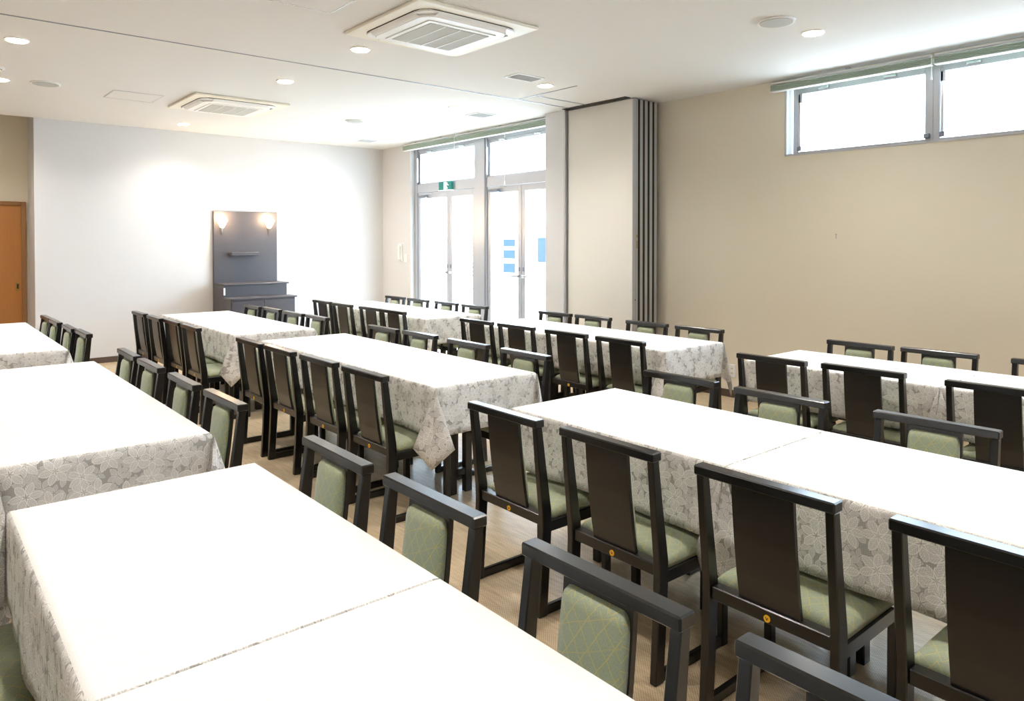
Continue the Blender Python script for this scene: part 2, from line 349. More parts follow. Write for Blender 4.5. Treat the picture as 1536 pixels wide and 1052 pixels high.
# ---------------- high strip window in the right wall
ws = sempty('trim_7')
bx('window_lining', M['alu'], (XW-.008, 6.2, W0, W1+.012, WZ0-.016, WZ0), ws)
bx('window_lining', M['white'], (XW, 6.24, W1-.004, W1, WZ0, WZ1), ws)
bx('window_edge', M['alu'], (XW-.008, XW+.004, W1, W1+.012, WZ0-.016, WZ1), ws)
pw = 1.155; yb_ = W1-.02; k = 0; k0 = 3
while yb_ - pw > W0 - .1 and k < 5:
    a, b = yb_-pw, yb_
    w = sempty('window_%d' % k0)
    frame_bars('frame_bar', M['alu'], [(6.14, 6.20, b-.05, b, WZ0, WZ1), (6.14, 6.20, a, a+.06, WZ0, WZ1),
                                      (6.14, 6.20, a+.06, b-.05, 2.80, WZ1), (6.14, 6.20, a+.06, b-.05, WZ0, WZ0+.025)], w)
    frame_bars('sash_bar', M['alu'], [(6.125, 6.14, b-.09, b-.055, 2.30, 2.80), (6.125, 6.14, b-.075, b-.055, 2.30, 2.80)], w)
    bx('window_pane', M['glass'], (6.168, 6.174, a+.06, b-.05, WZ0+.025, 2.80), w)
    bx('stay_arm', M['steel'], (6.105, 6.12, b-.085, b-.065, 2.33, 2.72), w, bev=0.003)
    for yy in (a+.32, b-.28): bx('latch', M['steel'], (6.115, 6.14, yy-.05, yy+.05, 2.815, 2.84), w, bev=0.004)
    bx('corner_block', M['alu_dark'], (6.11, 6.14, b-.09, b-.05, 2.295, 2.33), w, bev=0.003)
    bx('corner_block', M['alu_dark'], (6.11, 6.14, a+.02, a+.06, 2.295, 2.33), w, bev=0.003)
    yb_ -= pw; k += 1; k0 += 1
bx('window_edge', M['white'], (6.0+.06, 6.24, W0, yb_, WZ0, WZ1), ws)

# ---------------- blinds pulled up
def blind(name, label, x, y0, y1, z0, z1, joint):
    t = thing(name, label, 'blind', (x, (y0+y1)/2, z1))
    L = (y1-y0)/2
    for (a, b) in ((-L, joint-(y0+y1)/2-.012), (joint-(y0+y1)/2+.012, L)):
        bx('headrail', M['white'], (.012, .05, a, b, .012, .03), t, bev=.003)
        for q in range(4):
            bx('folded_fabric', M['blind'], (.0+.002*(q % 2), .052, a, b, -(z1-z0)*(q+1)/4+.001, -(z1-z0)*q/4), t, bev=.004)
        bx('bottom_rail', M['white'], (-.003, .055, a, b, -(z1-z0)-.007, -(z1-z0)), t, bev=.002)
    bx('pull_cord', M['white'], (-.012, -.009, joint-(y0+y1)/2-.002, joint-(y0+y1)/2+.002, -.14, 0), t)
    bm = bmesh.new(); cyl_bm(bm, -.0105, joint-(y0+y1)/2, -.155, .009, .035, 'z', 10, .003); obj('cord_bead', bm, M['white'], t)
    for q in range(5):
        yy = -L + (q+.5)*2*L/5
        bx('bracket', M['steel'], (.01, .05, yy-.015, yy+.015, .03, CEIL-z1), t)
blind('roman_blind', 'long pleated green blind pulled up above the glass doors', 5.70, 6.045, 9.28, 2.835, 2.895, 7.95)
blind('roman_blind', 'long pleated green blind pulled up above the high window', 5.985, -3.4, 3.50, 2.835, 2.885, 2.16)
t = thing('blind_cord', 'thin white blind cord hanging in front of the right glass doors', 'cord', (5.74, 6.95, 2.84))
cyl('cord', M['white'], (0, 0, -.30, .0022, .60), t, n=8); cyl('cord_grip', M['white'], (0, 0, -.62, .007, .05), t, n=10)

# ---------------- parked partition panels
stack_y0, stack_y1 = 4.775, 5.70
px = 5.612
words = ['front parked partition panel with wide beige face beside the glass doors', 'second partition panel edge behind the beige front panel',
         'middle partition panel edge in the parked stack', 'fourth partition panel edge in the parked stack', 'rearmost partition panel edge next to the right wall']
for k in range(5):
    w = 0.048 if k else 0.085
    t = thing('partition_panel', words[k], 'partition', (px, (stack_y0+stack_y1)/2, 0), 0, 'parked partition panels')
    L = (stack_y1-stack_y0)/2
    bx('panel_face', M['panel'], (0, w-.01, -L+.012, L-.004, .012, CEIL-.012), t, bev=.002)
    bx('edge_profile', M['alu'], (0.0, w-.008, -L, -L+.012, .01, CEIL-.010), t, bev=.002)
    bx('seal_strip', M['dark'], (w-.008, w+(.026 if k < 4 else -.001), -L+.004, L-.01, .01, CEIL-.01), t)
    if k == 0:
        bx('latch', M['gold'], (.055, .07, -L-.004, -L, 1.42, 1.50), t, bev=.002)
        bx('latch', M['gold'], (.055, .07, -L-.004, -L, 1.53, 1.56), t, bev=.002)
        bx('edge_groove', M['alu_dark'], (.046, .049, -L-.001, -L, .02, CEIL-.02), t)
        cyl('key_hole', M['dark'], (.035, -L-.001, .90, .006, .003), t, axis='y', n=10)
    px += w + .0275
# ---------------- wooden door in the alcove
d5 = sempty('door_5', (0, 10.57, 0))
bx('door_leaf', M['door'], (-.02, 1.115, -.01, .02, 0, 1.93), d5)
bx('door_frame', M['door_trim'], (1.115, 1.165, -.03, .02, 0, 1.975), d5, bev=.003)
bx('door_frame', M['door_trim'], (-.06, 1.115, -.03, .02, 1.93, 1.975), d5, bev=.003)
bx('door_frame', M['door_trim'], (-.06, -.02, -.03, .02, 0, 1.93), d5, bev=.003)
h = bx('finger_pull', M['gold'], (1.055, 1.095, -.016, -.01, .90, 1.0), d5, bev=.003)
bx('pull_recess', M['dark'], (1.066, 1.084, -.0175, -.0158, .92, .98), h)

# ================================================================== ceiling fittings
dl_proto = None
def downlight(x, y, label, r=.062):
    global dl_proto
    if dl_proto is None:
        t = thing('downlight', label, 'ceiling light', (x, y, CEIL), 0, 'round downlights in the ceiling')
        bm = bmesh.new()
        cyl_bm(bm, 0, 0, -.004, r+.012, .008, 'z', 32, r+.016); obj('trim_ring', bm, M['white'], t)
        bm = bmesh.new(); cyl_bm(bm, 0, 0, -.0105, r, .005, 'z', 32, r-.002); obj('diffuser', bm, M['lamp'], t)
        l = bpy.data.lights.new('lamp', 'SPOT'); l.energy = LAMP_W; l.color = LAMP_COL; l.spot_size = math.radians(140); l.spot_blend = 1.0; l.shadow_soft_size = .06
        o = bpy.data.objects.new('lamp', l); COL.objects.link(o); o.parent = t; o.location = (0, 0, -.03)
        dl_proto = t; return t
    t = copy_tree(dl_proto); t.location = (x, y, CEIL); t['label'] = label; return t
DL = [(4.83, 2.50, 'round white downlight in the ceiling nearest the high window'),
      (2.645, 4.90, 'round downlight just beyond the large ceiling air conditioner'),
      (4.56, 4.93, 'round downlight next to the rectangular vent by the partition track'),
      (4.57, 6.37, 'round downlight just past the track near the glass doors'),
      (2.65, 6.30, 'round downlight between the track and the smaller air conditioner'),
      (0.645, 6.25, 'round downlight at the upper left corner of the view'),
      (0.68, 7.85, 'round downlight cut by the left edge of the view'),
      (2.655, 9.38, 'round downlight between smaller air conditioner and back wall'),
      (4.57, 7.89, 'round downlight beside the faint square hatch near the glass doors'),
      (4.60, 9.46, 'round downlight closest to the back right corner')]
for x, y, l in DL: downlight(x, y, l)
for x, y in ((.65, 9.4), (.65, 4.9), (2.65, 2.5), (.65, 2.5), (4.83, .4), (2.65, .4), (.65, .4), (4.83, -2), (2.65, -2), (.65, -2), (-1.4, 7.85), (-1.4, 4.9), (-1.4, 2.5), (-1.4, .4), (-1.4, -2)):
    downlight(x, y, 'round white downlight in the ceiling over the near part of the room')

def aircon(x, y, label):
    t = thing('ceiling_air_conditioner', label, 'air conditioner', (x, y, CEIL), 0, 'ceiling cassette air conditioners')
    bx('panel', M['ivory'], (-.475, .475, -.475, .475, -.022, 0), t, bev=.006)
    def rr(s, r, n=6):
        P = []
        for cx, cy, a0 in ((s-r, s-r, 0), (-s+r, s-r, 90), (-s+r, -s+r, 180), (s-r, -s+r, 270)):
            for i in range(n+1):
                a = math.radians(a0+90*i/n); P.append((cx+r*math.cos(a), cy+r*math.sin(a)))
        return P
    bm = bmesh.new(); prism_bm(bm, rr(.392, .12), 'z', -.026, -.018); obj('air_slot', bm, M['dark'], t)
    bm = bmesh.new(); prism_bm(bm, rr(.345, .10), 'z', -.052, -.026, bev=.006); obj('body', bm, M['white'], t)
    bx('inner_frame', M['white'], (-.27, .27, -.27, .27, -.058, -.052), t, bev=.003)
    g = bx('grille', M['grille'], (-.235, .235, -.235, .235, -.061, -.057), t)
    for q in (-.12, 0, .12): bx('grille_rib', M['white'], (q-.0035, q+.0035, -.235, .235, -.0635, -.061), g)
    for k in range(4):
        bm = bmesh.new(); n = 6; ring = []
        for i in range(n+1):
            u = i/n; xx = .346+.042*u; zz = -.050+.026*u**1.6
            h = .285 - .02*u
            ring.append([bm.verts.new((xx, -h, zz)), bm.verts.new((xx, h, zz)), bm.verts.new((xx, h, zz+.005)), bm.verts.new((xx, -h, zz+.005))])
        for i in range(n):
            A, B = ring[i], ring[i+1]
            for j in range(4): bm.faces.new((A[j], A[(j+1) % 4], B[(j+1) % 4], B[j]))
        bm.faces.new(ring[0][::-1]); bm.faces.new(ring[-1])
        bmesh.ops.recalc_face_normals(bm, faces=bm.faces)
        bmesh.ops.rotate(bm, verts=bm.verts, cent=(0, 0, 0), matrix=Matrix.Rotation(k*math.pi/2, 3, 'Z'))
        obj('louvre', bm, M['white'], t)
    for k in range(4):
        bm = bmesh.new(); prism_bm(bm, [(.27, .33), (.27, .388), (.33, .378), (.358, .358), (.378, .33), (.388, .27), (.33, .27)], 'z', -.036, -.022, bev=.003)
        bmesh.ops.rotate(bm, verts=bm.verts, cent=(0, 0, 0), matrix=Matrix.Rotation(k*math.pi/2, 3, 'Z'))
        obj('corner_cover', bm, M['white'], t)
aircon(2.815, 4.095, 'large square white ceiling air conditioner nearest the camera')
aircon(2.655, 7.79, 'smaller looking square ceiling air conditioner toward the back wall')

def hatch(x, y, s, label, m=None):
    t = thing('ceiling_hatch', label, 'access panel', (x, y, CEIL), 0, 'square access hatches in the ceiling')
    for a, b in (((-s, s, -s, -s+.008), 0), ((-s, s, s-.008, s), 0), ((-s, -s+.008, -s+.008, s-.008), 0), ((s-.008, s, -s+.008, s-.008), 0)):
        bx('frame_bar', m or M['alu'], (*a, -.004, 0), t)
    bx('panel', M['ceil'], (-s+.011, s-.011, -s+.011, s-.011, -.003, 0), t)
hatch(1.78, 7.94, .225, 'faint square ceiling hatch left of the smaller air conditioner')
hatch(1.865, 4.03, .225, 'ceiling hatch with thin metal edge at the top of the view', M['steel'])
hatch(5.0, 8.07, .215, 'faint ceiling hatch near the glass doors')

def vent(x, y, sx, sy, label):
    t = thing('ceiling_vent', label, 'vent', (x, y, CEIL), 0, 'small vents in the ceiling')
    bx('frame', M['white'], (-sx, sx, -sy, sy, -.008, 0), t, bev=.002)
    bx('backing', M['vent'], (-sx+.02, sx-.02, -sy+.02, sy-.02, -.0095, -.007), t)
    n = 6
    for i in range(n):
        yy = -sy+.025+(2*sy-.05)*(i+.5)/n
        bx('slat', M['vent'], (-sx+.02, sx-.02, yy-.004, yy+.004, -.013, -.009), t)
vent(4.20, 4.81, .155, .095, 'small rectangular vent beside the downlight before the track')
vent(5.06, 6.55, .13, .13, 'small square vent in the ceiling above the glass doors')
vent(5.09, 9.25, .13, .13, 'small square vent in the back right corner of the ceiling')
def speaker(x, y, r, label, cat='speaker', name='ceiling_speaker'):
    t = thing(name, label, cat, (x, y, CEIL), 0)
    cyl('rim', M['white'], (0, 0, -.005, r, .01), t, n=40)
    cyl('cover', M['grille'] if r > .08 else M['white'], (0, 0, -.011, r*.86, .006), t, n=40)
speaker(4.40, 2.53, .12, 'round flush ceiling speaker next to the downlight on the right')
speaker(1.02, 7.80, .12, 'round flush ceiling speaker at the upper left')
speaker(4.16, 7.85, .11, 'faint round ceiling speaker before the glass doors')
t = thing('smoke_detector', 'small white smoke detector on the ceiling at the left edge', 'smoke detector', (.62, 7.34, CEIL))
cyl('mount', M['white'], (0, 0, -.008, .055, .016), t, n=24); cyl('sensor', M['ivory'], (0, 0, -.026, .03, .02), t, n=24)
cyl('vent_ring', M['dark'], (0, 0, -.018, .034, .004), t, n=24)

# ================================================================== wall console with sconces
t = thing('wall_console', 'tall charcoal wall panel with two stepped shelves against the back wall', 'console', (3.635, YB, 0))
bx('back_panel', M['console'], (-.435, .435, -.05, -.002, .0, 1.90), t, bev=.003)
c = bx('upper_cabinet', M['console'], (-.435, .415, -.43, -.05, 0, .915), t, bev=.002)
bx('cabinet_top', M['console'], (-.44, .44, -.45, -.05, .915, .935), c, bev=.003)
bx('bright_edge_patch', M['white'], (-.437, -.415, -.434, -.431, .79, .885), c)  # white patch standing in for a bright spot on the cabinet edge
c = bx('lower_cabinet', M['console'], (-.435, .415, -.70, -.43, 0, .745), t, bev=.002)
bx('cabinet_top', M['console'], (-.44, .44, -.72, -.43, .745, .765), c, bev=.003)
for a, b in ((-.425, -.012), (-.008, .405)): bx('door', M['console'], (a, b, -.715, -.70, .06, .725), c, bev=.003)
bx('small_shelf', M['console'], (-.235, .135, -.16, -.05, 1.30, 1.345), t, bev=.003)
def sconce(x, label):
    t = thing('wall_sconce', label, 'wall lamp', (x, YB-.052, 1.72), 0, 'diamond sconces on the console panel')
    bm = bmesh.new()
    P = [(0, .145), (.078, .06), (0, -.085), (-.078, .06)]
    v = [bm.verts.new((p[0], -.012, p[1])) for p in P]; c = bm.verts.new((0, -.085, .055)); 
    w = [bm.verts.new((p[0]*.9, 0, p[1]*.9)) for p in P]
    for i in range(4):
        bm.faces.new((v[i], v[(i+1) % 4], c)); bm.faces.new((v[(i+1) % 4], v[i], w[i], w[(i+1) % 4]))
    bm.faces.new(w); bmesh.ops.recalc_face_normals(bm, faces=bm.faces)
    obj('glass_shade', bm, M['sconce'], t)
    bm = bmesh.new()
    v = [bm.verts.new(p) for p in ((-.028, -.004, -.04), (.028, -.004, -.04), (0, -.05, -.045), (0, -.004, -.15))]
    for f in ((0, 1, 2), (0, 2, 3), (1, 3, 2), (0, 3, 1)): bm.faces.new([v[i] for i in f])
    bmesh.ops.recalc_face_normals(bm, faces=bm.faces); obj('metal_tip', bm, M['steel'], t)
    l = bpy.data.lights.new('bulb', 'POINT'); l.energy = 5; l.color = (1, .72, .42); l.shadow_soft_size = .05
    o = bpy.data.objects.new('bulb', l); COL.objects.link(o); o.parent = t; o.location = (0, -.13, .09)
sconce(3.306, 'glowing diamond sconce on the left of the dark console panel')
sconce(3.953, 'glowing diamond sconce on the right of the dark console panel')

# wall devices
t = thing('wall_intercom', 'tall narrow white wall handset left of the glass doors', 'handset', (XF, 9.49, 1.325))
bx('base_plate', M['white'], (-.02, 0, -.04, .04, -.13, .13), t, bev=.004); bx('handset', M['white'], (-.045, -.02, -.02, .03, -.11, .11), t, bev=.008)
t = thing('light_switch', 'small white switch plate below the wall handset', 'switch', (XF, 9.355, 1.24))
bx('plate', M['white'], (-.01, 0, -.035, .035, -.06, .06), t, bev=.003); bx('rocker', M['ivory'], (-.015, -.01, -.015, .015, -.03, .03), t, bev=.002)
t = thing('wall_outlet', 'white wall outlet low on the beige right wall', 'outlet', (XW, 3.92, .255))
bx('plate', M['white'], (-.01, 0, -.035, .035, -.06, .06), t, bev=.003)
for z in (-.022, .022):
    s_ = bx('socket', M['ivory'], (-.013, -.01, -.018, .018, z-.014, z+.014), t, bev=.001)
    for y in (-.006, .006): bx('slot', M['dark'], (-.0135, -.0128, y-.0015, y+.0015, z-.007, z+.007), s_)
t = thing('wall_pin', 'tiny pin in the middle of the right wall', 'pin', (XW, 2.92, 1.54))
cyl('pin_shaft', M['steel'], (-.012, 0, .01, .003, .024), t, axis='x', n=8); cyl('pin_tail', M['alu_dark'], (-.012, 0, -.01, .0022, .035), t, n=8)

# ================================================================== tables and cloths
ZT = .700; ZC = .711
def table(x0, x1, y0, y1, label, rl=.285):
    cx, cy = (x0+x1)/2, (y0+y1)/2
    t = thing('dining_table', label, 'table', (cx, cy, 0), 0, 'dining tables under white cloths')
    hx, hy = (x1-x0)/2-.008, (y1-y0)/2-.006
    bx('tabletop', M['tabletop'], (-hx, hx, -hy, hy, ZT-.03, ZT), t, bev=.006)
    for sy in (-1, 1):
        for sx in (-1, 1):
            yy = sy*(hy-rl+.01); xx = sx*.055
            bx('leg', M['black'], (xx-.024, xx+.024, yy-.02, yy+.02, .0, ZT-.03), t, bev=.003)
        bx('foot_rail', M['black'], (-.031, .031, sy*(hy-rl+.01)-.016, sy*(hy-rl+.01)+.016, .104, .144), t, bev=.003)
    bx('apron', M['black'], (-.04, .04, -(hy-rl-.012), hy-rl-.012, ZT-.085, ZT-.031), t, bev=.003)
def cloth(x0, x1, y0, y1, label, group, joint0=False, joint1=False, drop=.262, seed=0):
    """rectangular cloth: rounded top edge, four hanging sides, folded kite-shaped corners"""
    rnd = random.Random(seed)
    bm = bmesh.new(); uvl = bm.loops.layers.uv.new('UVMap')
    ph = [rnd.uniform(0, 6) for _ in range(8)]
    def side_pts(n, p0, p1): return [(p0[0]+(p1[0]-p0[0])*i/n, p0[1]+(p1[1]-p0[1])*i/n) for i in range(n)]
    L = y1-y0
    nx, ny = 14, max(20, int(L/.06))
    per = side_pts(nx, (x0, y0), (x1, y0)) + side_pts(ny, (x1, y0), (x1, y1)) + side_pts(nx, (x1, y1), (x0, y1)) + side_pts(ny, (x0, y1), (x0, y0))
    N = len(per); cx, cy = (x0+x1)/2, (y0+y1)/2; hx, hy = (x1-x0)/2, (y1-y0)/2
    def normal(i):
        if i == 0: return (-.7071, -.7071)
        if i == nx: return (.7071, -.7071)
        if i == nx+ny: return (.7071, .7071)
        if i == 2*nx+ny: return (-.7071, .7071)
        return (0, -1) if i < nx else (1, 0) if i < nx+ny else (0, 1) if i < 2*nx+ny else (-1, 0)
    def cdist(x, y): return math.hypot(hx-abs(x-cx), hy-abs(y-cy))
    rings = []
    def ring(ins, z, out=0, k=0.0):
        R = []
        for i, (x, y) in enumerate(per):
            n = normal(i)
            X = cx+(x-cx)*(hx-ins)/hx
            iy = ins*.12 if (joint0 and y < cy) or (joint1 and y > cy) else ins
            Y = cy+(y-cy)*(hy-iy)/hy
            wv = 0
            if k:
                s = x+y
                wv = k*(.006*math.sin(s*9+ph[0])+.004*math.sin(s*23+ph[1])) + k*.010*math.exp(-cdist(x, y)/.12)
                if (joint0 and y < y0+.02) or (joint1 and y > y1-.02): wv = min(wv, 0)-(.002 if 0 else 0)
            dx, dy = n[0]*(out+wv), n[1]*(out+wv)
            if joint0 and y <= y0+1e-6: dy = 0
            if joint1 and y >= y1-1e-6: dy = 0
            R.append(bm.verts.new((X+dx, Y+dy, z)))
        rings.append(R)
    ring(.022, ZC); ring(.008, ZC-.002); ring(.001, ZC-.010)
    K = 7
    for j in range(1, K+1):
        u = j/K; ring(0, ZC-.010-(drop-.010)*u, .004*u, u)
    def setuv(f):
        f.normal_update(); n = f.normal
        for l in f.loops:
            c = l.vert.co
            l[uvl].uv = (c.x, c.y) if abs(n.z) > .75 else ((c.y+7.3, c.z) if abs(n.x) > abs(n.y) else (c.x+3.1, c.z))
    top = bm.faces.new(rings[0]); fs = [top]
    for a, b in zip(rings, rings[1:]):
        for i in range(N): fs.append(bm.faces.new((a[i], b[i], b[(i+1) % N], a[(i+1) % N])))
    # folded corners
    for (px_, py_, sx, sy, jt) in ((x0, y0, -1, -1, joint0), (x1, y0, 1, -1, joint0), (x1, y1, 1, 1, joint1), (x0, y1, -1, 1, joint1)):
        if jt:      # corner against the neighbouring table: the fold lies flat against the long side
            o = Vector((sx, 0, 0)); tg = Vector((0, 1, 0)); c0 = Vector((px_, py_-sy*.004, ZC-.012)); wa, wb = (.0, .10) if sy < 0 else (.12, .035)
            o1, o2, o3 = (.030, .026, .032) if sy < 0 else (.03, .045, .055)
            Ta = Vector((0, -sy*.05, 0))
        else:
            o = Vector((sx, sy, 0)).normalized(); tg = Vector((-sy, sx, 0)).normalized(); c0 = Vector((px_, py_, ZC-.008)); wa = wb = .112
            o1, o2, o3 = .038, .05, .062; Ta = Vector((0, 0, 0))
        def pt(oo, tt, dz): return c0 + o*oo + tg*tt + Vector((0, 0, -dz))
        jit = rnd.uniform(-.008, .008)
        n = 6; rows = []
        zmid, ztip = .305, .412
        for j in range(n+1):
            u = j/n; dz = zmid*u
            oo = .006+(o2-.006)*u
            rows.append([bm.verts.new(pt(oo-.006*u, -wa*u, dz)), bm.verts.new(pt(oo+.004*u, -wa*u*.5, dz*(1+.0)) ), bm.verts.new(pt(oo+.010*u, jit*u, dz)),
                         bm.verts.new(pt(oo+.004*u, wb*u*.5, dz)), bm.verts.new(pt(oo-.006*u, wb*u, dz))])
        for A, B in zip(rows, rows[1:]):
            for q in range(4): fs.append(bm.faces.new((A[q], A[q+1], B[q+1], B[q])))
        T = bm.verts.new(pt(o3, jit, ztip)+Ta*.9); B = rows[-1]
        # rows between W line and the tip
        ml = bm.verts.new((B[0].co+T.co)/2); mr = bm.verts.new((B[4].co+T.co)/2)
        mc = bm.verts.new(pt(o3, jit, (zmid+ztip)/2)+Ta*.45)
        for f in ((B[0], B[1], mc, ml), (B[1], B[2], mc), (B[2], B[3], mc), (B[3], B[4], mr, mc), (ml, mc, T), (mc, mr, T)): fs.append(bm.faces.new(f))
        # pleats running back to the sides
        Pk = rows[0][2]
        for W_, s in ((B[0], -1), (B[4], 1)):
            if jt: V = Vector((px_+sx*.008, py_-sy*(.03 if s*sy < 0 else .004), ZC-drop))
            else:
                w2 = c0 + tg*(s*.05) ; V = Vector((px_ + (0.012*sx if abs((tg*s).x*sx) > 0 and (tg*s).x*sx > 0 else -.045*sx), py_ + (.012*sy if (tg*s).y*sy > 0 else -.045*sy), ZC-drop))
            fs.append(bm.faces.new((rows[0][0] if s < 0 else rows[0][4], W_, bm.verts.new(V))))
    for f in fs: setuv(f); f.smooth = True
    top.smooth = False
    me = bpy.data.meshes.new('tablecloth'); bm.to_mesh(me); bm.free()
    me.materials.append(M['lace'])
    o = bpy.data.objects.new('tablecloth', me); COL.objects.link(o)
    md = o.modifiers.new('thick', 'SOLIDIFY'); md.thickness = .0012; md.offset = 1
    tag(o, label, 'tablecloth', group)
CG = 'white lace tablecloths'
GAP = .0022
TB = [ # x0,x1,y0,y1 , cloth mode, name phrase
 ('A', .226, .952, [(.222, 1.381-GAP), (1.381+GAP, 2.535)], 'lower left foreground'),
 ('a', .240, .962, [(3.035, 5.376)], 'left edge, second row'),
 ('aa', .200, .920, [(6.10, 8.38)], 'far left by the wooden door'),
 ('B', 2.168, 2.900, [(.27, 1.433-GAP), (1.433+GAP, 2.591)], 'right foreground'),
 ('b', 2.161, 2.883, [(3.194, 5.626)], 'centre of the room'),
 ('bb', 2.110, 2.826, [(6.085, 8.307)], 'before the dark console'),
 ('C', 4.225, 4.932, [(.31, 1.474-GAP), (1.474+GAP, 2.649)], 'by the right wall'),
 ('c', 4.119, 4.846, [(3.216, 5.54)], 'before the partition stack'),
 ('cc', 4.012, 4.722, [(6.107, 8.45)], 'by the glass doors'),
]
lab = {
 'A': ('white lace cloth on the nearest table, running off the bottom edge', 'white lace cloth in the lower left foreground, beyond the joint line'),
 'B': ('white lace cloth at the right foreground, on the near side of the joint', 'white lace cloth right of centre with the far end of its row'),
 'C': ('white lace cloth near the right wall, cut by the right edge', 'white lace cloth on the table standing below the high window'),
 'a': ('white lace cloth on the left-edge table of the second row',), 'aa': ('white lace cloth at far left before the wooden door',),
 'b': ('white lace cloth on the long table in the centre with pointed corner',), 'bb': ('white lace cloth on the long table before the dark console',),
 'c': ('white lace cloth on the long table before the partition stack',), 'cc': ('white lace cloth on the far table by the glass doors',)}
tl = {'A': 'lower left foreground', 'a': 'second row at the left edge', 'aa': 'far left before the wooden door', 'B': 'right foreground', 'b': 'centre of the room',
      'bb': 'row before the dark console', 'C': 'row below the high window', 'c': 'row before the partition stack', 'cc': 'row by the glass doors'}
sd = 1
for key, x0, x1, spans, _ in TB:
    if len(spans) == 2:
        for i, (a, b) in enumerate(spans):
            table(x0, x1, a, b, 'dark-legged table under white cloth, %s, %s of two' % (tl[key], ('nearer', 'farther')[i]))
            cloth(x0, x1, a, b, lab[key][i], CG, joint0=(i == 1), joint1=(i == 0), seed=sd); sd += 1
    else:
        a, b = spans[0]; m_ = (a+b)/2
        table(x0, x1, a, m_, 'dark-legged table under white cloth, %s, nearer of two' % tl[key])
        table(x0, x1, m_, b, 'dark-legged table under white cloth, %s, farther of two' % tl[key])
        cloth(x0, x1, a, b, lab[key][0], CG, seed=sd); sd += 1

